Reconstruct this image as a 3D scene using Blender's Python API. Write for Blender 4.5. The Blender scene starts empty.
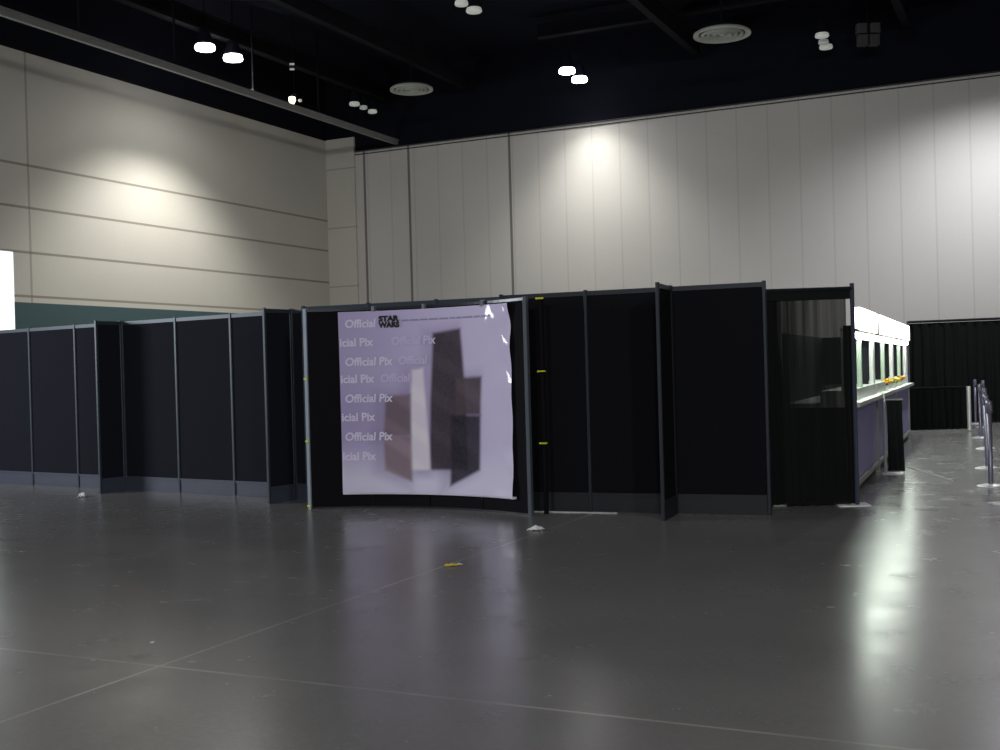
import bpy, math, random
from mathutils import Vector, Matrix
random.seed(7)
sc = bpy.context.scene
COL = sc.collection
PI = math.pi

# ------------------------------------------------------------------ camera
F = 1150.0; ROLL = 0.0275; PITCH = -5.5/F; EYE = 1.6
fw = Vector((0, math.cos(PITCH), math.sin(PITCH)))
r0 = Vector((1, 0, 0)); u0 = r0.cross(fw)
rt = r0*math.cos(ROLL) - u0*math.sin(ROLL)
up = u0*math.cos(ROLL) + r0*math.sin(ROLL)
cam_d = bpy.data.cameras.new('camera'); cam = bpy.data.objects.new('camera', cam_d); COL.objects.link(cam)
cam_d.sensor_width = 36; cam_d.lens = 36*F/1000; cam_d.clip_end = 300
M = Matrix((rt, up, -fw)).transposed().to_4x4(); M.translation = (0, 0, EYE)
cam.matrix_world = M
sc.camera = cam
O = Vector((0, 0, EYE))
def ray(x, y): return rt*((x-500)/F) + up*((375-y)/F) + fw
def fl(x, y, z=0.0):                     # where a sight line meets the level z
    d = ray(x, y); return O + d*((z-EYE)/d.z)
def vp(x, y, p, n):                      # where it meets an upright plane
    d = ray(x, y); n = Vector((n[0], n[1], 0)); return O + d*((Vector(p)-O).dot(n)/d.dot(n))
def aty(x, y, Y):
    d = ray(x, y); return O + d*(Y/d.y)

# ------------------------------------------------------------------ materials
def newmat(name):
    m = bpy.data.materials.new(name); m.use_nodes = True
    nt = m.node_tree; b = nt.nodes['Principled BSDF']; return m, nt, b
def link(nt, a, b): nt.links.new(a, b)
def math_n(nt, op, a, b=None, c=None):
    n = nt.nodes.new('ShaderNodeMath'); n.operation = op
    for i, v in enumerate((a, b, c)):
        if v is None: continue
        if isinstance(v, (int, float)): n.inputs[i].default_value = v
        else: link(nt, v, n.inputs[i])
    return n.outputs[0]
def noise(nt, scale, detail=3, vec=None, rough=.5):
    n = nt.nodes.new('ShaderNodeTexNoise'); n.inputs['Scale'].default_value = scale
    n.inputs['Detail'].default_value = detail; n.inputs['Roughness'].default_value = rough
    if vec is not None: link(nt, vec, n.inputs['Vector'])
    return n.outputs['Fac']
def objco(nt):
    n = nt.nodes.new('ShaderNodeTexCoord'); return n.outputs['Object']
def mapr(nt, v, a, b, c, d):
    n = nt.nodes.new('ShaderNodeMapRange'); link(nt, v, n.inputs[0])
    for i, k in enumerate((a, b, c, d)): n.inputs[i+1].default_value = k
    return n.outputs[0]
def mix(nt, f, a, b):
    n = nt.nodes.new('ShaderNodeMix'); n.data_type = 'RGBA'
    if isinstance(f, (int, float)): n.inputs[0].default_value = f
    else: link(nt, f, n.inputs[0])
    for i, v in ((6, a), (7, b)):
        if isinstance(v, tuple): n.inputs[i].default_value = (*v, 1)
        else: link(nt, v, n.inputs[i])
    return n.outputs[2]
def bump(nt, h, strength, dist=.01):
    n = nt.nodes.new('ShaderNodeBump'); n.inputs['Strength'].default_value = strength
    n.inputs['Distance'].default_value = dist; link(nt, h, n.inputs['Height']); return n.outputs[0]
def simple(name, col, rough=.6, metal=0, var=.12, scale=8, bmp=0, spec=.5):
    m, nt, b = newmat(name); co = objco(nt)
    f = noise(nt, scale, 3, co)
    c2 = tuple(max(0, c*(1-var)) for c in col); c1 = tuple(min(1, c*(1+var)) for c in col)
    link(nt, mix(nt, f, c2, c1), b.inputs['Base Color'])
    b.inputs['Roughness'].default_value = rough; b.inputs['Metallic'].default_value = metal
    b.inputs['Specular IOR Level'].default_value = spec
    if bmp: link(nt, bump(nt, noise(nt, scale*12, 2, co), bmp), b.inputs['Normal'])
    return m
def emis(name, col, s):
    m, nt, b = newmat(name); b.inputs['Base Color'].default_value = (.8, .8, .8, 1)
    b.inputs['Emission Color'].default_value = (*col, 1); b.inputs['Emission Strength'].default_value = s
    return m
def lines(nt, sock, poss, w):
    tot = None
    for p in poss:
        d = math_n(nt, 'ABSOLUTE', math_n(nt, 'SUBTRACT', sock, p))
        k = math_n(nt, 'LESS_THAN', d, w)
        tot = k if tot is None else math_n(nt, 'MAXIMUM', tot, k)
    return tot
def sepxyz(nt, v):
    n = nt.nodes.new('ShaderNodeSeparateXYZ'); link(nt, v, n.inputs[0]); return n.outputs

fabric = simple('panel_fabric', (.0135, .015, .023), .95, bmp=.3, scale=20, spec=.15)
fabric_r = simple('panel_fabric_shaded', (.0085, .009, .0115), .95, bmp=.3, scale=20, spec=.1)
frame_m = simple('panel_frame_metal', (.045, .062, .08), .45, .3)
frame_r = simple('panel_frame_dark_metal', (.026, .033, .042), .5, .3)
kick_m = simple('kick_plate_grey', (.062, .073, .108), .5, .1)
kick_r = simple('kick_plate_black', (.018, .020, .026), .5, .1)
chan_m = simple('aluminium_channel', (.42, .50, .58), .4, .35)
drape_m = simple('black_drape_cloth', (.009, .010, .010), .9, scale=5, spec=.15)
black_m = simple('black_paint', (.009, .010, .016), .95, spec=.05)
steel_m = simple('ceiling_steel', (.009, .010, .013), .8, spec=.1)
track_m = simple('painted_track', (.28, .28, .27), .5, .2)
lav_m = simple('lavender_panel', (.36, .32, .58), .5)
white_m = simple('white_laminate', (.82, .84, .80), .4, var=.04)
pillar_m = simple('pale_green_white_post', (.55, .68, .54), .4, var=.05)
cream_m = simple('cream_infill', (.66, .66, .48), .6)
dark_in = simple('dark_booth_interior', (.010, .010, .018), .8)
chrome_m = simple('brushed_chrome', (.62, .62, .68), .28, .9)
post_m = simple('stanchion_grey', (.20, .19, .26), .35, .5)
base_m = simple('stanchion_base_silver', (.80, .80, .82), .3, .4)
pole_m = simple('pale_pipe', (.42, .44, .40), .45, .3)
yellow_m = simple('yellow_plastic', (.75, .80, .03), .5)
paper_m = simple('white_paper', (.86, .86, .88), .7, var=.03)
ypap_m = simple('yellow_paper', (.80, .62, .06), .7)
orange_m = simple('orange_petals', (.95, .42, .03), .7, scale=60)
ypet_m = simple('yellow_petals', (.95, .72, .05), .7, scale=60)
leaf_m = simple('leaf_green', (.05, .16, .03), .7)
vent_m = simple('vent_painted_metal', (.50, .52, .47), .6)
lens_on = emis('lit_lens', (1, .96, 1), 14)
lens_dim = emis('unlit_lens_glow', (.75, .85, .72), .20)  # weak emission put in so the unlit lenses look grey
lens_dim2 = emis('unlit_lens_faint_glow', (.65, .75, .70), .09)  # weaker emission for the faintest lenses and the box tabs
warm_on = emis('warm_lamp', (1, .86, .55), 3.5)
sign_m = emis('lit_header_sign', (.97, 1, .95), 6)
tube_m = emis('lit_tube', (.88, 1, .87), 22)
day_m = emis('daylight_pane', (.92, 1, 1), 1.15)
clear_m = simple('tape_white', (.6, .6, .58), .5)

# ------------------------------------------------------------------ mesh builder
class MB:
    def __init__(s): s.v = []; s.f = []; s.sm = []
    def add(s, vs, fs, smooth=False):
        o = len(s.v); s.v += [tuple(v) for v in vs]
        for f in fs: s.f.append(tuple(i+o for i in f)); s.sm.append(smooth)
        return s
    def box(s, x0, x1, y0, y1, z0, z1, b=0.0):
        if b <= 0:
            vs = [(x, y, z) for z in (z0, z1) for y in (y0, y1) for x in (x0, x1)]
            return s.add(vs, [(0, 2, 3, 1), (4, 5, 7, 6), (0, 1, 5, 4), (2, 6, 7, 3), (0, 4, 6, 2), (1, 3, 7, 5)])
        # bevelled upright edges
        r = [(x0+b, y0), (x1-b, y0), (x1, y0+b), (x1, y1-b), (x1-b, y1), (x0+b, y1), (x0, y1-b), (x0, y0+b)]
        vs = [(x, y, z0) for x, y in r] + [(x, y, z1) for x, y in r]
        fs = [tuple(range(7, -1, -1)), tuple(range(8, 16))] + [(i, (i+1) % 8, 8+(i+1) % 8, 8+i) for i in range(8)]
        return s.add(vs, fs)
    def lathe(s, prof, n=32, c=(0, 0, 0), smooth=True):
        vs = []; fs = []
        for r, z in prof:
            for k in range(n):
                a = 2*PI*k/n; vs.append((c[0]+r*math.cos(a), c[1]+r*math.sin(a), c[2]+z))
        for i in range(len(prof)-1):
            for k in range(n):
                k2 = (k+1) % n; fs.append((i*n+k, i*n+k2, (i+1)*n+k2, (i+1)*n+k))
        return s.add(vs, fs, smooth)
    def tube(s, pts, r, n=8):
        vs = []; fs = []
        pts = [Vector(p) for p in pts]
        for i, p in enumerate(pts):
            t = (pts[min(i+1, len(pts)-1)] - pts[max(i-1, 0)]).normalized()
            a = t.cross(Vector((0, 0, 1)))
            if a.length < .01: a = t.cross(Vector((1, 0, 0)))
            a.normalize(); b = t.cross(a)
            for k in range(n):
                q = 2*PI*k/n; vs.append(p + a*r*math.cos(q) + b*r*math.sin(q))
        for i in range(len(pts)-1):
            for k in range(n):
                k2 = (k+1) % n; fs.append((i*n+k, i*n+k2, (i+1)*n+k2, (i+1)*n+k))
        fs.append(tuple(range(n))); fs.append(tuple(range((len(pts)-1)*n, len(pts)*n)))
        return s.add(vs, fs, n > 6)
    def build(s, name, mat, parent=None, loc=None, rz=0):
        me = bpy.data.meshes.new(name); me.from_pydata(s.v, [], s.f); me.update()
        for p, k in zip(me.polygons, s.sm): p.use_smooth = k
        me.materials.append(mat)
        o = bpy.data.objects.new(name, me); COL.objects.link(o)
        if parent is not None: o.parent = parent
        if loc is not None: o.location = loc
        o.rotation_euler = (0, 0, rz)
        return o
def tag(o, label=None, cat=None, group=None, kind=None):
    for k, v in (('label', label), ('category', cat), ('group', group), ('kind', kind)):
        if v: o[k] = v
    return o
def thing(name, label, cat, loc=(0, 0, 0), rz=0, group=None):
    o = bpy.data.objects.new(name, None); COL.objects.link(o); o.empty_display_size = .2
    o.location = loc; o.rotation_euler = (0, 0, rz); return tag(o, label, cat, group)
def copy_tree(o, parent=None):
    c = o.copy(); COL.objects.link(c)
    if parent: c.parent = parent
    for ch in list(o.children): copy_tree(ch, c)
    return c
def ang(p, q): return math.atan2(q[1]-p[1], q[0]-p[0])

# ------------------------------------------------------------------ building frame
TH = math.atan(.475)
U = Vector((math.cos(TH), -math.sin(TH), 0)); V = Vector((math.sin(TH), math.cos(TH), 0))
HW = 9.0
A = fl(0, 44, HW)                        # top of left wall at the frame's edge
A.z = 0
E1 = vp(327, 200, A, U); E1.z = 0        # where the left wall meets the corner pilaster
HB = 8.535
C0 = fl(357, 152, HB); C0.z = 0          # left end of the back wall
CEIL = 10.9

# floor -------------------------------------------------------------
m, nt, b = newmat('polished_concrete'); co = objco(nt)
n1 = noise(nt, .35, 5, co, .6); n2 = noise(nt, 2.2, 6, co, .65); n3 = noise(nt, 28, 3, co)
base = mix(nt, mapr(nt, n1, .3, .7, 0, 1), (.185, .183, .180), (.262, .258, .252))
base = mix(nt, mapr(nt, n2, .35, .75, 0, .3), base, (.170, .168, .163))
base = mix(nt, mapr(nt, n3, .4, .7, 0, .25), base, (.28, .275, .27))
x, y, z = sepxyz(nt, co)
jn = math_n(nt, 'MAXIMUM', lines(nt, y, [4.95+4.75*k for k in (-1, 0, 2, 4)], .012),
            lines(nt, x, [-4.5+9.5*k for k in range(-2, 4)], .012))
jn = math_n(nt, 'MULTIPLY', jn, mapr(nt, noise(nt, 1.5, 4, co), .35, .65, .15, .8))
base = mix(nt, jn, base, (.50, .49, .44))
link(nt, base, b.inputs['Base Color'])
link(nt, mapr(nt, n2, .3, .7, .20, .29), b.inputs['Roughness'])
b.inputs['Specular IOR Level'].default_value = .55
floor = MB().box(-30, 60, -25, 45, -.1, 0).build('floor', m, rz=-TH)
tag(floor, kind='structure')

# left wall ----------------------------------------------------------
def wall_plain(nt, col):
    co = objco(nt); n = noise(nt, .6, 4, co); n2 = noise(nt, 14, 3, co)
    c = mix(nt, n, tuple(k*.93 for k in col), tuple(k*1.05 for k in col))
    return mix(nt, mapr(nt, n2, .4, .7, 0, .12), c, tuple(k*.8 for k in col)), co
m, nt, b = newmat('left_wall_panels'); WC = (.60, .585, .52)
c, co = wall_plain(nt, WC); x, y, z = sepxyz(nt, co)
# local x runs along the wall away from A
s0 = (vp(29, 200, A, U) - A).dot(V)
c = mix(nt, math_n(nt, 'MULTIPLY', lines(nt, z, [6.45, 5.5, 4.5, 3.52], .028), .62), c, (.13, .10, .07))
c = mix(nt, math_n(nt, 'MULTIPLY', lines(nt, x, [s0, s0+15.5, s0-9], .03), .45), c, (.16, .14, .10))
c = mix(nt, math_n(nt, 'LESS_THAN', z, 3.38), c, (.055, .105, .115))
link(nt, c, b.inputs['Base Color']); b.inputs['Roughness'].default_value = .8
Lw = (E1-A).dot(V)
aV = ang((0, 0), V)
x15 = (vp(14.5, 290, A, U) - A).dot(V)
# wall with an opening below 4.5 m at its near end (up to x15)
mb = MB().box(x15, Lw, 0, .3, 0, HW).box(-14, x15, 0, .3, 4.5, HW).box(-14, x15-4, 0, .3, 0, 4.5)
tag(mb.build('wall_left', m, loc=A, rz=aV), kind='structure')
w = MB().box(x15-4, x15, .015, .05, .02, 4.48).build('window_1', day_m, loc=A, rz=aV); tag(w, kind='structure')
wf = MB()
for k in range(3): wf.box(x15-4+k*1.33, x15-4+k*1.33+.06, -.02, .014, .02, 4.48)
o_ = wf.build('window_frame', white_m, parent=w)
tag(MB().box(-14, Lw, -.02, 0, 8.98, HW+.05).build('trim_1', steel_m, loc=A, rz=aV), kind='structure')

# pilaster / corner --------------------------------------------------
m2, nt, b = newmat('corner_wall_panels'); c, co = wall_plain(nt, WC); x, y, z = sepxyz(nt, co)
c = mix(nt, math_n(nt, 'MULTIPLY', lines(nt, z, [8.05, 6.2, 4.35], .022), .4), c, (.16, .14, .10))
link(nt, c, b.inputs['Base Color']); b.inputs['Roughness'].default_value = .8
E2 = vp(355, 200, E1, V); E2.z = 0
pw = (E2-E1).dot(U); back = max(.05, (C0-E1).dot(V)); print('back', (C0-E1).dot(V))
tag(MB().box(0, pw, -.0, back+.3, 0, HW).build('wall_corner', m2, loc=E1, rz=ang((0, 0), U)), kind='structure')

# back wall ----------------------------------------------------------
def ub(px): return (vp(px, 250, C0, V)-C0).dot(U)
us = [ub(p) for p in (541, 569, 598, 625, 651, 680, 709, 738, 770, 803, 835, 868, 900, 935, 973)]
pitch = (us[-1]-us[0])/14
print('pitch', pitch, 'C0', C0, 'A', A, 'E1', E1)
m, nt, b = newmat('back_wall_panels'); c, co = wall_plain(nt, (.60, .59, .555)); x, y, z = sepxyz(nt, co)
fr = math_n(nt, 'FRACT', math_n(nt, 'DIVIDE', math_n(nt, 'SUBTRACT', x, us[0]-pitch*40), pitch))
d = math_n(nt, 'ABSOLUTE', math_n(nt, 'SUBTRACT', fr, .5))
seam = math_n(nt, 'GREATER_THAN', d, .5-.020/pitch)
c = mix(nt, math_n(nt, 'MULTIPLY', seam, .20), c, (.20, .19, .16))
# faint tone change from sheet to sheet
wn = nt.nodes.new('ShaderNodeTexWhiteNoise'); wn.noise_dimensions = '1D'
link(nt, math_n(nt, 'FLOOR', math_n(nt, 'DIVIDE', math_n(nt, 'SUBTRACT', x, us[0]-pitch*40), pitch)), wn.inputs['W'])
c = mix(nt, math_n(nt, 'MULTIPLY', wn.outputs['Value'], .10), c, (.45, .44, .41))
c = mix(nt, math_n(nt, 'MULTIPLY', lines(nt, x, [ub(411), ub(512), .25], .04), .75), c, (.05, .048, .04))
link(nt, c, b.inputs['Base Color']); b.inputs['Roughness'].default_value = .8
aU = ang((0, 0), U)
tag(MB().box(-.3, 45, 0, .3, 0, HB).build('wall_back', m, loc=C0, rz=aU), kind='structure')
tag(MB().box(-.3, 45, -.06, 0, HB-.01, HB+.02).box(-.3, 45, -.04, 0, HB-.10, HB-.075).build('trim_2', simple('trim_grey', (.05, .05, .05), .8), loc=C0, rz=aU), kind='structure')
tag(MB().box(-.3, 45, 0, .3, HB+.05, CEIL).build('wall_back_upper', black_m, loc=C0, rz=aU), kind='structure')
tag(MB().box(-14, Lw+back, .0, .3, HW+.05, CEIL).build('wall_left_upper', black_m, loc=A, rz=aV), kind='structure')
# ceiling ------------------------------------------------------------
tag(MB().box(-30, 60, -25, 45, CEIL, CEIL+.2).build('ceiling', black_m, rz=-TH), kind='structure')
def uv(p): return (p.dot(U), p.dot(V))
k = 0
for (px, py) in ((632, 0), (340, 31), (895, 0), (120, 0)):
    uu, _ = uv(fl(px, py, 9.9)); k += 1
    o = MB().box(uu-.10, uu+.10, -20, uv(C0)[1]-.1, 9.9, 9.95).box(uu-.02, uu+.02, -20, uv(C0)[1]-.1, 9.95, 10.3).box(uu-.08, uu+.08, -20, uv(C0)[1]-.1, 10.3, 10.34).build('ceiling_beam', steel_m, rz=-TH)
    tag(o, ('black steel ceiling beam running toward the back wall above the partition panels on the right',
            'black steel ceiling beam passing left of the round vent nearest the corner',
            'black steel ceiling beam at the right, beyond the larger round vent',
            'black steel ceiling beam beside the lit lamps near the left wall')[k-1], 'beam', 'steel ceiling beams')
for i, (px, py) in enumerate(((500, 45), (420, 5))):
    _, vv = uv(fl(px, py, 10.36))
    tag(MB().box(-12, 40, vv-.12, vv+.12, 10.36, 10.42).box(-12, 40, vv-.02, vv+.02, 10.42, 10.75).build('ceiling_cross_beam', steel_m, rz=-TH),
        ('farther dark cross beam parallel to the back wall under the ceiling', 'nearer dark cross beam parallel to the back wall under the ceiling')[i], 'beam', 'ceiling cross beams')

# partition track along the left wall ----------------------------------
T0 = fl(0, 12, 8.66); T1 = fl(400, 144, 8.66); aT = ang(T0, T1); LT = (T1-T0).length
t = thing('ceiling_track', 'long pale grey track hanging under the ceiling beside the left wall', 'track', (T0.x, T0.y, 0), aT)
MB().box(-14, LT, -.05, .05, 8.60, 8.72).box(-14, LT, -.09, .09, 8.72, 8.75).build('rail', track_m, t)
for k in range(-3, 4):
    xx = k*2.9+2.0
    MB().box(xx-.02, xx+.02, -.02, .02, 8.75, CEIL).box(xx-.06, xx+.06, -.06, .06, 8.75, 8.82).build('hanger', steel_m, t)

# ------------------------------------------------------------------ ceiling lamps and vents
def downlight(px, py, label, lens, r=.24, H=9.5, group='round ceiling lamps'):
    p = fl(px, py, H)
    t = thing('ceiling_lamp', label, 'ceiling lamp', p, 0, group)
    MB().lathe([(.0, .42), (r*.45, .42), (r*.55, .34), (r*.95, .10), (r*.97, .06), (r*.9, .06), (.0, .14)], 28).build('housing', black_m, t)
    MB().lathe([(r*.90, .06), (r*.97, .02), (r*.99, -.01), (r*.9, -.03), (r*.5, -.045), (.001, -.05)] if lens is not lens_on else [(r*.80, .10), (r*.95, .04), (r*1.0, -.02), (r*.95, -.055), (r*.5, -.075), (.001, -.08)], 28).build('lens', lens, t)
    MB().tube([(0, 0, .4), (0, 0, CEIL-H)], .015, 6).build('stem', steel_m, t)
    return p
l1 = downlight(205, 47.5, 'left lit lamp of the pair beside the left wall track', lens_on)
l2 = downlight(233, 58, 'right lit lamp of the pair beside the left wall track', lens_on)
l3 = downlight(567, 71, 'left lit lamp of the pair in front of the back wall', lens_on, .22)
l4 = downlight(579.5, 79.5, 'right lit lamp of the pair in front of the back wall', lens_on, .22)
downlight(461.5, 4, 'left unlit grey lamp of the pair at the top middle', lens_dim, .15)
downlight(474, 11, 'right unlit grey lamp of the pair at the top middle', lens_dim, .18)
downlight(354.5, 104.5, 'leftmost of three small dim lamps left of the smaller round vent', lens_dim, .16)
downlight(363.5, 108, 'middle faintest of three small dim lamps left of the smaller round vent', lens_dim2, .12)
downlight(372.5, 112, 'rightmost of three small dim lamps left of the smaller round vent', lens_dim, .14)
downlight(822, 36, 'farthest up of three dim lamps right of the larger round vent', lens_dim, .17)
downlight(823.5, 42.5, 'middle faintest of three dim lamps right of the larger round vent', lens_dim2, .13)
downlight(826, 47.5, 'lowest of three dim lamps right of the larger round vent', lens_dim, .17)
def vent(px, py, label, R, H=9.2):
    p = fl(px, py, H)
    t = thing('ceiling_vent', label, 'vent', p, 0, 'round ceiling vents')
    MB().lathe([(R, 0), (R, .05), (R*.86, .10), (R*.80, .09), (R*.82, .02), (R*.93, -.01), (R, 0)], 48).build('outer_ring', vent_m, t)
    for q in (.70, .50, .31):
        MB().lathe([(R*q, -.02), (R*q+.035, .03), (R*(q-.10), .09), (R*(q-.13), .08), (R*(q-.05), .01), (R*q, -.02)], 40).build('ring_blade', vent_m, t)
    MB().lathe([(.001, .0), (R*.10, .01), (R*.12, .05), (.001, .06)], 24).build('centre_cap', vent_m, t)
    MB().lathe([(.001, .16), (R*.84, .16), (R*.84, .09)], 40).tube([(0, 0, .16), (0, 0, CEIL-H)], .03, 6).build('duct', black_m, t)
vent(411.5, 90.5, 'smaller pale round slatted ceiling vent nearest the wall corner', .58)
vent(722, 35.5, 'larger pale round slatted ceiling vent on the right half of the ceiling', .66)
# small emergency fixture + dark speaker cluster
p = fl(294, 100, 9.3)
t = thing('emergency_light', 'small glowing yellowish twin lamp hanging near the left wall track', 'emergency light', p)
MB().box(-.06, .10, -.06, .06, -.02, .16, .02).tube([(0.02, 0, .16), (0.02, 0, CEIL-9.3)], .012, 6).build('housing', steel_m, t)
MB().lathe([(.001, -.14), (.06, -.12), (.10, -.03), (.09, .06), (.001, .09)], 16, (-.04, -.08, 0)).build('lamp_head', warm_on, t)
MB().lathe([(.001, -.05), (.05, -.03), (.05, .03), (.001, .05)], 16, (.18, -.05, -.03)).build('lamp_head', lens_dim, t)
p = fl(292.5, 66, 9.6)
t = thing('hanging_junction_box', 'small dark hanging box with pale edges above the glowing twin lamp', 'junction box', p)
MB().box(-.07, .07, -.07, .07, -.10, .12, .015).tube([(0, 0, .12), (0, 0, CEIL-9.6)], .012, 6).build('box', steel_m, t)
for zz in (-.13, .0): MB().box(-.06, .06, -.09, -.07, zz, zz+.05).build('glow_tab', lens_dim2, t)  # tabs are no lamps, a faint glow makes them pale
p = fl(868, 34, 9.6)
t = thing('ceiling_speaker_cluster', 'faint dark cluster of speakers hanging right of the three dim lamps', 'speaker', p)
for dx, dz in ((-.16, .12), (.16, .12), (-.14, -.16), (.14, -.16)):
    MB().box(dx-.12, dx+.12, -.12, .12, dz-.12, dz+.12, .03).build('speaker_box', simple('speaker_grey', (.055, .055, .055), .7), t)
MB().tube([(0, 0, -.1), (0, 0, CEIL-9.6)], .02, 6).build('stem', steel_m, t)

# ------------------------------------------------------------------ partition panels
PH = 2.44
def panel(p, q, label, group, fab, frm, kick, both=False, name='partition_panel', kh=.20, wing_=False):
    L = (Vector((q[0], q[1], 0))-Vector((p[0], p[1], 0))).length
    t = thing(name, label, 'partition panel', (p[0], p[1], 0), ang(p, q), group)
    MB().box(.01, L-.01, -.012, .012, kh, PH-.05).build('fabric', fab, t)
    MB().box(0, L, -.022, .022, PH-.05, PH, ).build('top_rail', frm, t)
    MB().box(.01, L-.01, -.016, .016, .015, kh-.02).box(0, L, -.026, .022, kh-.02, kh+.01).box(0, L, -.024, .022, .0, .02).build('kick_plate', kick, t)
    for xx in ((0, L) if both else (L,)):
        MB().box(xx-.019, xx+.019, -.034 if not wing_ else -.019, .022 if not wing_ else .019, 0, PH+.012, .006).build('post', frm, t)
    return t
gl = 'black fabric partition panels in the left run'
PL = [fl(px, py) for px, py in ((34.5, 485.3), (80, 487.8), (129, 490.2), (181.5, 493.2), (238, 496), (297.6, 499.6))]
# straighten the run between its ends
d = PL[-1]-PL[0]; n_ = 5
PL = [PL[0] + d*((p-PL[0]).dot(d)/d.dot(d)) for p in PL]
d = d.normalized(); stp = 1.1
for p in PL: print('PL', p)
pm1 = PL[0]-d*1.12
names = ['black partition panel cut by the left edge of the photo', 'second partition panel from the left edge, before the narrow black panel',
 'third partition panel from the left edge, half hidden by the left projecting wing', 'partition panel just right of the left projecting wing',
 'middle of three partition panels between the two projecting wings', 'partition panel just left of the right projecting wing', 'partition panel mostly hidden behind the curved display stand']
seq = [pm1] + PL + [PL[-1]+d*1.05]
for i in range(len(seq)-1):
    panel(seq[i], seq[i+1], names[i], gl, fabric, frame_m, kick_m, both=(i == 0))
perp = Vector((-d.y, d.x, 0))
if perp.y > 0: perp = -perp
def wing(p, w, label, fab, frm, kick, dirn):
    q = p + dirn*w
    return panel(p+dirn*.05, q, label, 'narrow wing panels standing out from the partition run', fab, frm, kick, both=True, name='wing_panel', wing_=True)
wing(PL[2], .46, 'narrow black wing panel projecting from the left partition run, far from the poster', fabric, frame_m, kick_m, perp)
wing(PL[5], .50, 'narrow black wing panel projecting just left of the curved poster stand', fabric, frame_m, kick_m, perp)

R1 = fl(591.5, 511.5); R3 = fl(770, 515); R1.z = R3.z = 0
dr = (R3-R1).normalized(); LR = (R3-R1).length; R2 = R1+dr*((fl(677, 513)-R1).dot(dr))
print('R', R1, R2, R3, LR)
gr_ = 'black fabric partition panels in the right run'
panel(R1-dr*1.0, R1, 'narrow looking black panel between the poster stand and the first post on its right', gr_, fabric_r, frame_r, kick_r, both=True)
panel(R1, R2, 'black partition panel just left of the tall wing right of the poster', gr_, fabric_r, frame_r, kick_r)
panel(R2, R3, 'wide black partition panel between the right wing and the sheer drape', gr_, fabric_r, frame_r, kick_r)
pr = Vector((dr.y, -dr.x, 0))
if pr.y > 0: pr = -pr
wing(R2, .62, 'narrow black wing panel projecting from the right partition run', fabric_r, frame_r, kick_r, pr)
Bk = R1-dr*1.0 - pr*.20
for k in range(3):
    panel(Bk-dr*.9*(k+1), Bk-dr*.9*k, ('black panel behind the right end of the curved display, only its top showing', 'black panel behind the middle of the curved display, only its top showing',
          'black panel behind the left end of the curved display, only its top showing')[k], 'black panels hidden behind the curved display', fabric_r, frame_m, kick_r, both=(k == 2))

# ------------------------------------------------------------------ curved pop-up display
DA = fl(311.5, 509); DB = fl(531.5, 515.8); DA.z = DB.z = 0
ch = DB-DA; CL = ch.length; SAG = .36; aD = ang(DA, DB)
Rr = (CL*CL/4+SAG*SAG)/(2*SAG); half = math.asin(CL/2/Rr)
print('display', DA, DB, CL, math.degrees(half))
def arc(s, off=0.0):                     # s 0..1 along the arc, off = toward the viewer
    a = -half + 2*half*s
    r = Rr-off
    return (CL/2 + r*math.sin(a), r*math.cos(a) - (Rr-SAG))
def arcsheet(mb, s0, s1, z0, z1, o0, o1, n=20):
    vs = []; fs = []
    for i in range(n+1):
        s = s0+(s1-s0)*i/n
        for (o, z) in ((o0, z0), (o1, z0), (o1, z1), (o0, z1)):
            x, y = arc(s, o); vs.append((x, y, z))
    for i in range(n):
        for k in range(4):
            a = i*4+k; b_ = i*4+(k+1) % 4; fs.append((a, b_, b_+4, a+4))
    fs.append((0, 1, 2, 3)); fs.append(tuple(n*4+k for k in (3, 2, 1, 0)))
    return mb.add(vs, fs)
DH = 2.375
dsp = thing('curved_display_stand', 'black curved pop-up display stand holding the lavender poster', 'display stand', (DA.x, DA.y, 0), aD)
gloss = simple('black_display_fabric', (.006, .006, .008), .85, spec=.15)
nb = 4
for k in range(nb):
    arcsheet(MB(), k/nb+.002, (k+1)/nb-.002, .02, DH-.03, 0, .02, 8).build('fabric_panel', gloss, dsp)
arcsheet(MB(), 0, 1, DH-.03, DH, -.03, .035, 30).build('top_rail', simple('dark_rail', (.05, .055, .065), .3, .5), dsp)
arcsheet(MB(), 0, 1, 0, .022, -.03, .03, 30).build('bottom_rail', kick_r, dsp)
for s in (0, 1):
    x, y = arc(s)
    MB().box(x-.024, x+.018, y-.04, y+.03, 0, DH+.01, .006).build('edge_channel', chan_m if s == 0 else simple('grey_channel', (.13, .16, .19), .4, .3), dsp)
for zz in (.03, .80, 1.54):
    MB().box(-.026, .018, -.050, -.040, zz, zz+.022).build('yellow_latch', yellow_m, dsp)
# rear leg with latches at the right end
wx = DB + Vector((.17, .14, 0))
lt = wx - DA; lx = lt.dot(ch.normalized()); ly = lt.dot(Vector((-ch.y, ch.x, 0)).normalized())
MB().box(lx-.02, lx+.02, ly-.02, ly+.02, 0, DH-.01).build('rear_channel', gloss, dsp)
for py in (298.3, 371.3, 443.3, 515.2):
    z_ = aty(538, py, (wx.y-.03)).z
    MB().box(lx-.045, lx+.045, ly-.05, ly-.02, z_-.009, z_+.009).build('yellow_latch', yellow_m, dsp)
for sx in (.28, .5, .78):
    x, y = arc(sx, .05)
    MB().box(x-.02, x+.02, y-.02, y+.03, DH-.06, DH+.012).build('poster_clip', chrome_m, dsp)

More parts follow.
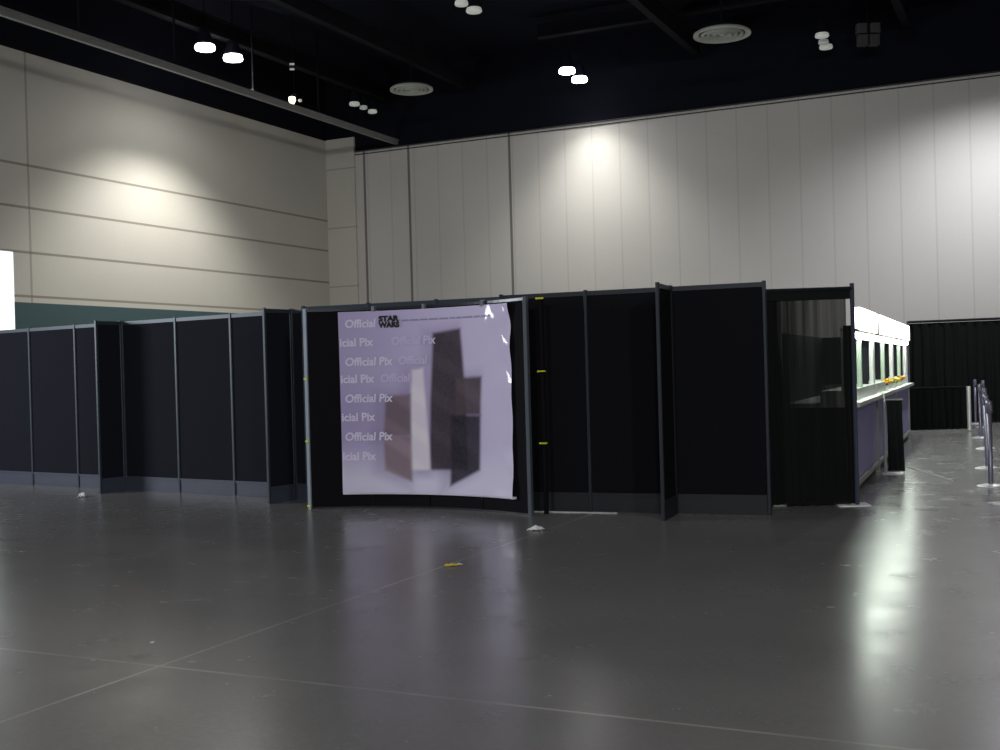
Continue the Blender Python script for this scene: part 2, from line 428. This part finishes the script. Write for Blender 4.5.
# poster --------------------------------------------------------------
# s at given pixel columns, found numerically
Minv = None
def proj(p):
    q = Vector(p)-O; return 500+F*q.dot(rt)/q.dot(fw), 375-F*q.dot(up)/q.dot(fw)
def dworld(s, z, off=.03):
    x, y = arc(s, off); c, s_ = math.cos(aD), math.sin(aD)
    return Vector((DA.x+c*x-s_*y, DA.y+s_*x+c*y, z))
def s_at(px, z):
    lo, hi = 0, 1
    for _ in range(40):
        mid = (lo+hi)/2
        if proj(dworld(mid, z))[0] < px: lo = mid
        else: hi = mid
    return lo
def z_at(s, py):
    lo, hi = -1, 4
    for _ in range(40):
        mid = (lo+hi)/2
        if proj(dworld(s, mid))[1] > py: lo = mid
        else: hi = mid
    return lo
SA = s_at(341, 1.3); SB = s_at(513, 1.3)
ZT = z_at((SA+SB)/2, 308.5); ZB = z_at((SA+SB)/2, 493.5)
print('poster', SA, SB, ZT, ZB)
PWm = (SB-SA)*2*half*Rr
def sz(px, py):                          # picture point -> (s, z) on the sheet
    z = 1.3; s = .5
    for _ in range(4): s = s_at(px, z); z = z_at(s, py)
    return s, z
def lerp(a, b, t): return tuple(a[i]+(b[i]-a[i])*t for i in range(3))
def sstep(a, b, x):
    t = min(1, max(0, (x-a)/(b-a))); return t*t*(3-2*t)
# plain soft-edged blocks of tone: an abstract stand-in for the printed picture
def blocks():
    def f(px, py): q, z = sz(px, py); return ((q-SA)/(SB-SA), (z-ZB)/(ZT-ZB))
    C = []
    for pts_, colr in ((((434, 333), (462, 328), (467, 398), (470, 470), (430, 470), (431, 400)), (.040, .026, .034)),
                       (((412, 370), (424, 368), (432, 470), (410, 470)), (.86, .80, .92)),
                       (((386, 396), (411, 394), (412, 436), (384, 436)), (.19, .14, .17)),
                       (((384, 436), (412, 436), (414, 482), (386, 470)), (.28, .21, .25)),
                       (((457, 378), (483, 376), (482, 415), (457, 415)), (.085, .060, .075)),
                       (((452, 415), (482, 415), (482, 470), (452, 486)), (.022, .018, .030))):
        C.append(([f(*p) for p in pts_], colr))
    return C
CC = blocks()
def pdist(u, v, P):                      # signed distance to a convex outline, positive inside
    n = len(P); best = 9; sgn = None; cx = sum(p[0] for p in P)/n; cy = sum(p[1] for p in P)/n
    for i in range(n):
        (x0, y0), (x1, y1) = P[i], P[(i+1) % n]
        ex, ey = x1-x0, y1-y0; L = math.hypot(ex, ey)
        d = ((u-x0)*ey-(v-y0)*ex)/L; dc = ((cx-x0)*ey-(cy-y0)*ex)/L
        best = min(best, d if dc > 0 else -d)
    return best
def pcol(u, v):
    c = lerp((.50, .44, .72), (.72, .67, .92), sstep(.0, 1, u*.75+.15))
    c = lerp(c, (.40, .34, .60), .55*sstep(.75, 0, abs(v-.42)/.35)*sstep(.55, .0, u))
    c = lerp(c, (.80, .77, .98), sstep(.30, .04, v))
    for P, k in CC:
        c = lerp(c, (.28, .23, .42), .40*sstep(-.07, .02, pdist(u+.035, v, P)))
    for i, (P, k) in enumerate(CC):
        kk = lerp(k, tuple(min(1, q*1.7+.01) for q in k), .4*sstep(.35, 1, math.sin(v*31+i*2+u*20)*.5+.5))
        c = lerp(c, kk, .95*sstep(-.012, .014, pdist(u, v, P)))
    return c
NX, NZ = 190, 210
vs = []; fs = []; cl = []
for j in range(NZ+1):
    v = j/NZ
    for i in range(NX+1):
        u = i/NX; s = SA+(SB-SA)*u
        crn = sstep(.72, 1, u)*sstep(.6, 1, v)
        off = .052 + .004*math.sin(u*9+v*3) + .012*sstep(.8, 1, u)*math.sin(v*24+u*14)*.5 \
              + crn*(.014*math.sin(u*40+v*17)+.012*math.sin(v*31-u*16)) + .02*sstep(.0, 1, abs(v-.5)*2)**4
        x, y = arc(s, off); z = ZB+(ZT-ZB)*v
        vs.append((x, y, z)); cl.append(pcol(u, v))
for j in range(NZ):
    for i in range(NX):
        a = j*(NX+1)+i; fs.append((a, a+1, a+NX+2, a+NX+1))
me = bpy.data.meshes.new('poster_sheet'); me.from_pydata(vs, [], fs)
ca = me.color_attributes.new('print', 'FLOAT_COLOR', 'POINT')
for i, c in enumerate(cl): ca.data[i].color = (*c, 1)
for p in me.polygons: p.use_smooth = True
m, nt, b = newmat('glossy_print')
at = nt.nodes.new('ShaderNodeAttribute'); at.attribute_name = 'print'
co = objco(nt); f_ = noise(nt, 30, 3, co)
link(nt, mix(nt, mapr(nt, f_, .3, .8, 0, .03), at.outputs['Color'], (.75, .72, .9)), b.inputs['Base Color'])
b.inputs['Roughness'].default_value = .6; b.inputs['Specular IOR Level'].default_value = .1
b.inputs['Coat Weight'].default_value = .45; b.inputs['Coat Roughness'].default_value = .035
me.materials.append(m)
pst = thing('poster', 'large glossy lavender photo backdrop poster hung on the curved stand', 'poster', (DA.x, DA.y, 0), aD)
o = bpy.data.objects.new('printed_sheet', me); COL.objects.link(o); o.parent = pst
edge_m = simple('poster_edge_white', (.80, .78, .92), .5)
arcsheet(MB(), SA, SB, ZB-.012, ZB+.012, .02, .060, 30).build('bottom_hem', edge_m, pst)

def textmesh(body, size, bold=0.0, xs=1.0):
    cu = bpy.data.curves.new('t', 'FONT'); cu.body = body; cu.size = size; cu.offset = bold
    cu.resolution_u = 3
    ob = bpy.data.objects.new('t', cu); COL.objects.link(ob)
    bpy.context.view_layer.update()
    me = bpy.data.meshes.new_from_object(ob.evaluated_get(bpy.context.evaluated_depsgraph_get()))
    P = [(v.co.x*xs, v.co.y) for v in me.vertices]; Fc = [tuple(p.vertices) for p in me.polygons]
    bpy.data.objects.remove(ob); bpy.data.meshes.remove(me); bpy.data.curves.remove(cu)
    return P, Fc
def sheet_off(u, v):
    return .008 + .052 + .004*math.sin(u*9+v*3) + .02*sstep(0, 1, abs(v-.5)*2)**4 + .012*sstep(.8, 1, u)*math.sin(v*24+u*14)*.5
def put_text(mb, P, Fc, s, z, shear=0.0, clip=False):
    arcL = 2*half*Rr; vs = []
    for x, y in P:
        ss = s + (x+y*shear)/arcL; zz = z+y
        u = (ss-SA)/(SB-SA); v = (zz-ZB)/(ZT-ZB)
        if u > .995: ss = SB*.999; u = .995
        X, Y = arc(ss, sheet_off(u, v)); vs.append((X, Y, zz))
    mb.add(vs, Fc)
pt_m = simple('print_white_lettering', (.82, .79, .97), .5, var=.03)
pt_f = simple('print_faint_lettering', (.66, .61, .87), .5, var=.03)
full = textmesh('Official Pix', .135, .004); cial = textmesh('icial Pix', .135, .004)
rows = [(328, 0), (346.5, 1), (366, 0), (383, 1), (402.5, 0), (421, 1), (440.5, 0), (460, 1)]
offi = textmesh('Official', .135, .004)
for k_, (py, alt) in enumerate(rows):
    s, z = sz(345.5, py); mb = MB()
    if alt: put_text(mb, *cial, SA+.003, z)
    elif k_ == 0: put_text(mb, *offi, s, z, .1)
    else: put_text(mb, *full, s, z, .1)
    mb.build('lettering', pt_m, pst)
    if k_ in (1, 2, 3):
        mb = MB(); put_text(mb, *(full if k_ == 1 else offi), sz((392, 399, 381)[k_-1], py)[0], z, .1); mb.build('lettering', pt_f, pst)
lg = MB(); s, z = sz(380, 321.5)
P_, F_ = textmesh('STAR', .085, .006, 1.25); wS = max(p[0] for p in P_); tgt = .265
put_text(lg, [(a*tgt/wS, b_) for a, b_ in P_], F_, s, z)
P_, F_ = textmesh('WARS', .085, .006, 1.25); wS = max(p[0] for p in P_)
put_text(lg, [(a*tgt/wS, b_) for a, b_ in P_], F_, s, z-.072)
lg.build('black_logo_lettering', simple('print_black', (.012, .012, .01), .5), pst)
s0_, z0_ = sz(403, 321); s1_, _ = sz(495, 315); arcL = 2*half*Rr
gm = simple('print_grey', (.33, .30, .46), .5); q = s0_; random.seed(3)
while q < s1_-.02:
    wq = random.uniform(.03, .06); ln = MB()
    put_text(ln, [(0, 0), (wq*arcL*.86, 0), (wq*arcL*.86, .016), (0, .016)], [(0, 1, 2, 3)], q, z0_-.002)
    ln.build('small_grey_print', gm, pst); q += wq
# ------------------------------------------------------------------ drapes
def drape(mb, L, z0, z1, amp=.035, wl=.17, seed=1, n=None, th=0):
    rnd = random.Random(seed); n = n or int(L/.022); nz = 10
    ph = [rnd.uniform(0, 6.28) for _ in range(4)]
    vs = []; fs = []
    for j in range(nz+1):
        zf = j/nz; z = z0+(z1-z0)*zf
        for i in range(n+1):
            x = L*i/n
            a = amp*(1.0-.55*zf)
            y = a*math.sin(x*2*PI/wl+ph[0]+.6*math.sin(x*2.3+ph[1])) + a*.5*math.sin(x*2*PI/(wl*.43)+ph[2]+1.2*zf)
            vs.append((x+.01*math.sin(z*3+x*9), y, z))
    for j in range(nz):
        for i in range(n):
            a = j*(n+1)+i; fs.append((a, a+1, a+n+2, a+n+1))
    return mb.add(vs, fs, True)
# sheer drape bay
S0 = fl(772, 507); S1 = fl(857.5, 505.5); S0.z = S1.z = 0; aS = ang(S0, S1); LS = (S1-S0).length
ms, nt, b = newmat('sheer_black_drape')
b.inputs['Base Color'].default_value = (.010, .011, .011, 1); b.inputs['Roughness'].default_value = .9
b.inputs['Specular IOR Level'].default_value = .1
tr = nt.nodes.new('ShaderNodeBsdfTransparent'); mx = nt.nodes.new('ShaderNodeMixShader')
co = objco(nt); x, y, z = sepxyz(nt, co)
cb = nt.nodes.new('ShaderNodeCombineXYZ'); link(nt, math_n(nt, 'MULTIPLY', x, 16), cb.inputs[0]); link(nt, math_n(nt, 'MULTIPLY', z, .5), cb.inputs[2])
fold = mapr(nt, noise(nt, 1.0, 2, cb.outputs[0]), .3, .7, -.06, .06)
link(nt, math_n(nt, 'ADD', mapr(nt, x, .12, .62, .985, .85), fold), mx.inputs[0])
link(nt, tr.outputs[0], mx.inputs[1]); link(nt, b.outputs[0], mx.inputs[2])
link(nt, mx.outputs[0], nt.nodes['Material Output'].inputs[0])
t = thing('pipe_and_drape', 'tall sheer black drape on a pipe frame at the near end of the booths', 'drape', (S0.x, S0.y, 0), aS)
drape(MB(), LS-.08, .02, 2.36, .018, .16, 5).build('sheer_curtain', ms, t)
MB().tube([(-.02, 0, 2.38), (LS, 0, 2.38)], .026, 8).build('top_pipe', kick_r, t)
MB().box(-.02, LS-.03, -.03, .03, 2.27, 2.36).build('curtain_header', drape_m, t)
MB().tube([(LS, 0, 0), (LS, 0, 2.44)], .024, 10).build('upright_pipe', kick_m, t)
MB().tube([(.0, .03, 0), (.0, .03, 2.38)], .02, 10).build('upright_pipe', kick_r, t)
drape(MB(), .11, .02, 1.98, .02, .10, 8).build('gathered_edge', drape_m, t, (LS-.09, .05, 0))
drape(MB(), .12, .02, 2.30, .02, .13, 9).build('gathered_edge', drape_m, t, (.0, .10, 0))
drape(MB(), LS-.12, .02, .90, .02, .12, 15).build('lower_skirt', drape_m, t, (0, .16, 0))
MB().box(LS-.22, LS+.13, -.10, .20, 0, .012, .02).build('base_plate', paper_m, t)

# ------------------------------------------------------------------ ticket booths
dB = Vector((.4218, 1, 0)).normalized(); c0_ = 1.53
def BL(Y): return Vector((.4218*Y-c0_, Y, 0))
aB = ang((0, 0), dB)
labs = ['nearest lit white ticket booth, right behind the sheer drape', 'middle lit white ticket booth with the brightest flowers on its counter', 'farthest lit white ticket booth, beside the low black drape']
ys = [13.05, 16.35, 19.75, 23.15]
for i in range(3):
    p = BL(ys[i]); L = (BL(ys[i+1])-p).length-.04
    # local x along the aisle, local y to the left (away from the aisle)
    t = thing('ticket_booth', labs[i], 'ticket booth', p, aB, 'lit ticket booths in a row')
    MB().box(0, L, -.09, .75, 1.06, 1.11, .02).build('counter_top', white_m, t)
    MB().box(.02, L-.02, .02, .34, 1.11, 1.25).build('sill', white_m, t)
    fp = MB().box(0.06, L-.06, .02, .05, .18, 1.06).build('front_panel', lav_m, t)
    MB().box(0, .05, 0, .06, .0, 1.06).box(L-.05, L, 0, .06, .0, 1.06).box(0.05, L-.05, 0, .055, .10, .16).build('panel_frame', pole_m, t)
    MB().box(.05, L-.05, .05, .08, 0, .10).build('kick_board', kick_r, t)
    MB().box(0, .04, .06, .75, 0, 1.06).build('end_panel', drape_m, t)
    MB().box(.85 if i == 0 else .06, L-.38, -.05, .04, 1.96, 2.23, .01).build('header_sign', sign_m, t)
    MB().box(L-.38, L, -.04, .04, 1.95, 2.20).build('header_end', cream_m, t)
    MB().box(0, L, -.03, .10, 1.93, 1.965).build('header_rail', pole_m, t)
    MB().tube([(.08, .02, 1.895), (L-.08, .02, 1.895)], .030, 8).build('light_tube', tube_m, t)
    npil = 2
    for k in range(npil+1):
        xx = .05 + (L-.10)*k/npil
        MB().box(xx-.05, xx+.05, .04, .10, 1.25, 1.86, .008).build('pillar', white_m if k % 2 == 0 else pillar_m, t)
    MB().box(0, L, .06, .10, 1.86, 1.93).build('window_rail', white_m, t)
    MB().box(L-.03, L, .12, .74, 1.25, 1.93).build('added_dark_screen', dark_in, t)  # dark screen added so the window gaps look dark
    MB().box(0.05, L, .74, .76, 0, 1.93).build('back_curtain', dark_in, t)
# flowers
def flowers(px, py, Y, sc_, m1, m2, label, seed):
    p = aty(px, py, Y); x_ = BL(Y)+Vector((-dB.y, dB.x, 0))*.00
    p = Vector((x_.x, x_.y, 1.11))
    rnd = random.Random(seed)
    t = thing('flower_bouquet', label, 'flowers', p, 0, 'small flower bouquets on the booth counters')
    MB().lathe([(.001, 0), (.04, 0), (.05, .05), (.03, .11), (.04, .13)], 16).build('vase', white_m, t)
    a = MB(); b_ = MB(); st = MB()
    for k in range(16):
        th = rnd.uniform(0, 2*PI); r = sc_*math.sqrt(rnd.random()); h = .20+sc_*.45*(1-(r/sc_)**2)+rnd.uniform(-.02, .02)
        c = (r*math.cos(th), r*math.sin(th), h); mbk = a if k % 2 else b_
        mbk.lathe([(.001, .035), (.03, .025), (.045, 0), (.03, -.02), (.001, -.025)], 8, c)
        st.tube([(0, 0, .1), c], .004, 4)
    t.scale = (.62, .62, .62)
    a.build('blossoms', m1, t); b_.build('blossoms', m2, t); st.build('stems', leaf_m, t)
flowers(884, 377, 17.9, .15, orange_m, ypet_m, 'larger orange and yellow flower bouquet on the middle booth counter', 1)
flowers(893, 374, 19.4, .13, ypet_m, ypet_m, 'small yellow flower bouquet beyond the larger orange one on the counter', 2)
flowers(898.5, 373, 20.7, .11, orange_m, orange_m, 'small orange flower bouquet farthest along the booth counters', 4)
# black cloth hanging at the gap between booths
p = BL(16.05)+Vector((dB.y, -dB.x, 0))*.13
t = thing('hanging_black_cloth', 'black cloth hung on a pale pole in front of the middle booth counter', 'cloth', p, aB-PI/2)
drape(MB(), .22, .04, 1.02, .035, .09, 12).build('cloth', drape_m, t, (0, 0, 0))
MB().tube([(-.03, 0, 0), (-.03, 0, 1.12)], .02, 8).build('pole', pole_m, t)
MB().tube([(-.03, 0, 1.03), (.22, 0, 1.03)], .012, 8).build('bar', pole_m, t)
MB().box(-.07, .20, -.13, .13, 0, .012, .02).build('base_plate', base_m, t)

# low drape + tall back drape
Q0 = fl(903.5, 433.5); Q1 = fl(968.5, 431.5); Q0.z = Q1.z = 0; aQ = ang(Q0, Q1); LQ = (Q1-Q0).length
t = thing('low_pipe_and_drape', 'waist high black drape fence closing the aisle past the booths', 'drape fence', (Q0.x, Q0.y, 0), aQ)
drape(MB(), LQ, .06, .93, .04, .16, 21).build('curtain', drape_m, t)
MB().tube([(0, 0, .95), (LQ, 0, .95)], .024, 8).build('top_pipe', drape_m, t)
for xx in (0, LQ):
    MB().tube([(xx, -.05, 0), (xx, -.05, .97)], .042, 10).build('upright_pipe', pole_m, t)
MB().box(-.1, LQ+.1, -.12, .08, 0, .03).build('floor_bar', pole_m, t)
K0 = aty(908, 321, 28.3); K0.z = 0; K1 = K0+U*14; aK = ang(K0, K1)
t = thing('tall_pipe_and_drape', 'tall black drape wall across the far end below the back wall', 'drape', K0, aK)
zt = aty(950, 320, 27.5).z
drape(MB(), 14, .03, zt-.04, .05, .24, 31, n=520).build('curtain', drape_m, t)
MB().tube([(0, 0, zt), (14, 0, zt)], .03, 8).build('top_pipe', kick_r, t)
for xx in (0, 3.5, 7, 10.5, 14): MB().tube([(xx, -.09, 0), (xx, -.09, zt+.02)], .025, 8).build('upright_pipe', kick_r, t)

# ------------------------------------------------------------------ stanchions
st_pts = [((991, 486.5), 'nearest grey stanchion post with silver base at the right edge'), ((987.5, 468.5), 'second nearest grey stanchion post in the right queue line'),
          ((986, 449), 'third grey stanchion post in the right queue line'), ((981, 438), 'fourth grey stanchion post, slightly left of its row'),
          ((984, 427.5), 'fifth grey stanchion post, second from the far black drape'), ((976, 424), 'farthest grey stanchion post, just in front of the far black drape')]
def make_st(label):
    t = thing('stanchion', label, 'stanchion', (0, 0, 0), 0, 'grey queue stanchions at the right')
    MB().lathe([(.001, .035), (.06, .033), (.13, .022), (.165, .012), (.17, 0), (.001, 0)], 36).build('base', base_m, t)
    MB().lathe([(.030, .03), (.030, .96), (.001, .96)], 20).build('post', post_m, t)
    MB().lathe([(.034, .90), (.040, .91), (.040, 1.02), (.034, 1.05), (.001, 1.06)], 20).build('belt_head', post_m, t)
    MB().box(-.012, .012, -.046, -.036, .93, 1.00).build('belt_clip', chrome_m, t)
    MB().box(-.012, .012, .036, .046, .93, 1.00).build('belt_clip', chrome_m, t)
    return t
first = make_st(st_pts[0][1])
for i, ((px, py), lab) in enumerate(st_pts):
    o = first if i == 0 else copy_tree(first)
    o['label'] = lab; p = fl(px, py); o.location = (p.x, p.y, 0)

# ------------------------------------------------------------------ litter, tape, cable
def scrap(name, px, py, w, d, h, mat, label, cat, seed, rz=0):
    rnd = random.Random(seed); n = 6; vs = []; fs = []
    for j in range(n+1):
        for i in range(n+1):
            e = 1-((i/n-.5)**2+(j/n-.5)**2)
            vs.append(((i/n-.5)*w*(1+.15*rnd.uniform(-1, 1)), (j/n-.5)*d*(1+.2*rnd.uniform(-1, 1)), .002+h*max(0, e-.5)*2*rnd.random()))
    for j in range(n):
        for i in range(n):
            a = j*(n+1)+i; fs.append((a, a+1, a+n+2, a+n+1))
    p = fl(px, py)
    return tag(MB().add(vs, fs).build(name, mat, None, (p.x, p.y, 0), rz), label, cat)
scrap('crumpled_paper', 536, 530, .16, .12, .05, paper_m, 'crumpled white paper scrap on the floor right of the poster stand', 'litter', 1, -.4)
scrap('paper_scrap', 83, 497, .10, .16, .08, paper_m, 'small white paper scrap on the floor before the left partition panels', 'litter', 2)
scrap('yellow_paper_scrap', 451, 565.5, .11, .09, .02, ypap_m, 'yellow paper scrap on the open floor below the poster', 'litter', 3)
scrap('grey_paper_scrap', 459, 565, .06, .07, .02, clear_m, 'pale grey scrap touching the yellow one on the floor', 'litter', 4)
scrap('white_floor_speck', 152, 643, .025, .05, .012, paper_m, 'tiny white speck alone on the floor at lower left', 'litter', 5)
p = fl(996, 504); tag(MB().box(-.05, .30, -.10, .12, 0, .01, .02).build('floor_plate', paper_m, None, (p.x, p.y, 0), -.05), 'flat white plate on the floor at the right edge, before the stanchions', 'floor plate')
p = R1+pr*.13-dr*.62
tag(MB().box(0, .95, -.02, .02, 0, .012).build('floor_strip', clear_m, None, (p.x, p.y, 0), ang((0, 0), dr)), 'pale strip lying along the foot of the panels right of the poster', 'strip')
pts = [fl(px, py, .006) for px, py in ((889, 461.5), (905, 466), (922, 471.5), (938, 476), (952, 480.5))]
tag(MB().tube(pts, .010, 6).build('floor_cable', clear_m), 'thin pale cable lying on the aisle floor beside the booths', 'cable')

# ------------------------------------------------------------------ lights
def spot(p, power, size=2.7, blend=.6, rad=.14, col=(1, .97, .92), aim=None, name='hall_or_fill_light'):
    l = bpy.data.lights.new(name, 'SPOT'); l.energy = power; l.spot_size = size; l.spot_blend = blend
    l.shadow_soft_size = rad; l.color = col
    o = bpy.data.objects.new(name, l); COL.objects.link(o); o.location = p
    dirv = (Vector(aim)-Vector(p)) if aim is not None else Vector((0, 0, -1))
    o.rotation_euler = dirv.to_track_quat('-Z', 'Y').to_euler()
    return o
for p in (l1, l2):
    spot(p+Vector((0, 0, -.32)), 880, math.radians(110), .6)
    spot(p+Vector((0, 0, -.32)), 60, 2.9, .5)
for p in (l3, l4): spot(p+Vector((0, 0, -.32)), 480, math.radians(112), .95)
for p in (l3, l4): spot(p+Vector((0, 0, -.32)), 70, 2.7, .8)
# side lamp and grid: the same lamps farther along the hall, beyond the picture
pr2 = C0 + U*(ub(1000)+.3) - V*3.2
spot((pr2.x, pr2.y, 8.9), 1700, math.radians(150), .8, .2, (.95, .95, 1))
for gu in (-8, 2, 12, 22):
    for gv in (-22, -12):
        q = U*gu + V*gv
        spot((q.x, q.y, 9.3), 1100, 2.5, .5, .6, (1, .98, .96))
for xx in (-7, 0, 7):  # fill spots added behind the camera to brighten the poster and panels
    spot((xx, -9, 9.2), 2400, 1.2, .7, .5, (1, .98, .98), (xx*.25, 13, .8))
la = bpy.data.lights.new('hall_or_fill_light', 'AREA'); la.shape = 'RECTANGLE'; la.size = 3.2; la.size_y = 1.8; la.energy = 620; la.color = (.95, .97, 1)  # added area light out of view, makes the glare on the poster
lo = bpy.data.objects.new('hall_or_fill_light', la); COL.objects.link(lo); q = A - V*11.5 + U*.6
lo.location = (q.x, q.y, 3.6); lo.rotation_euler = (Vector((0, 12.6, 2.1))-lo.location).to_track_quat('-Z', 'Y').to_euler()
w = bpy.data.worlds.new('hall_ambience'); sc.world = w; w.use_nodes = True
w.node_tree.nodes['Background'].inputs[0].default_value = (.86, .88, 1, 1)
w.node_tree.nodes['Background'].inputs[1].default_value = .10
sc.view_settings.view_transform = 'Standard'; sc.view_settings.look = 'None'
sc.view_settings.exposure = 0; sc.view_settings.gamma = 1
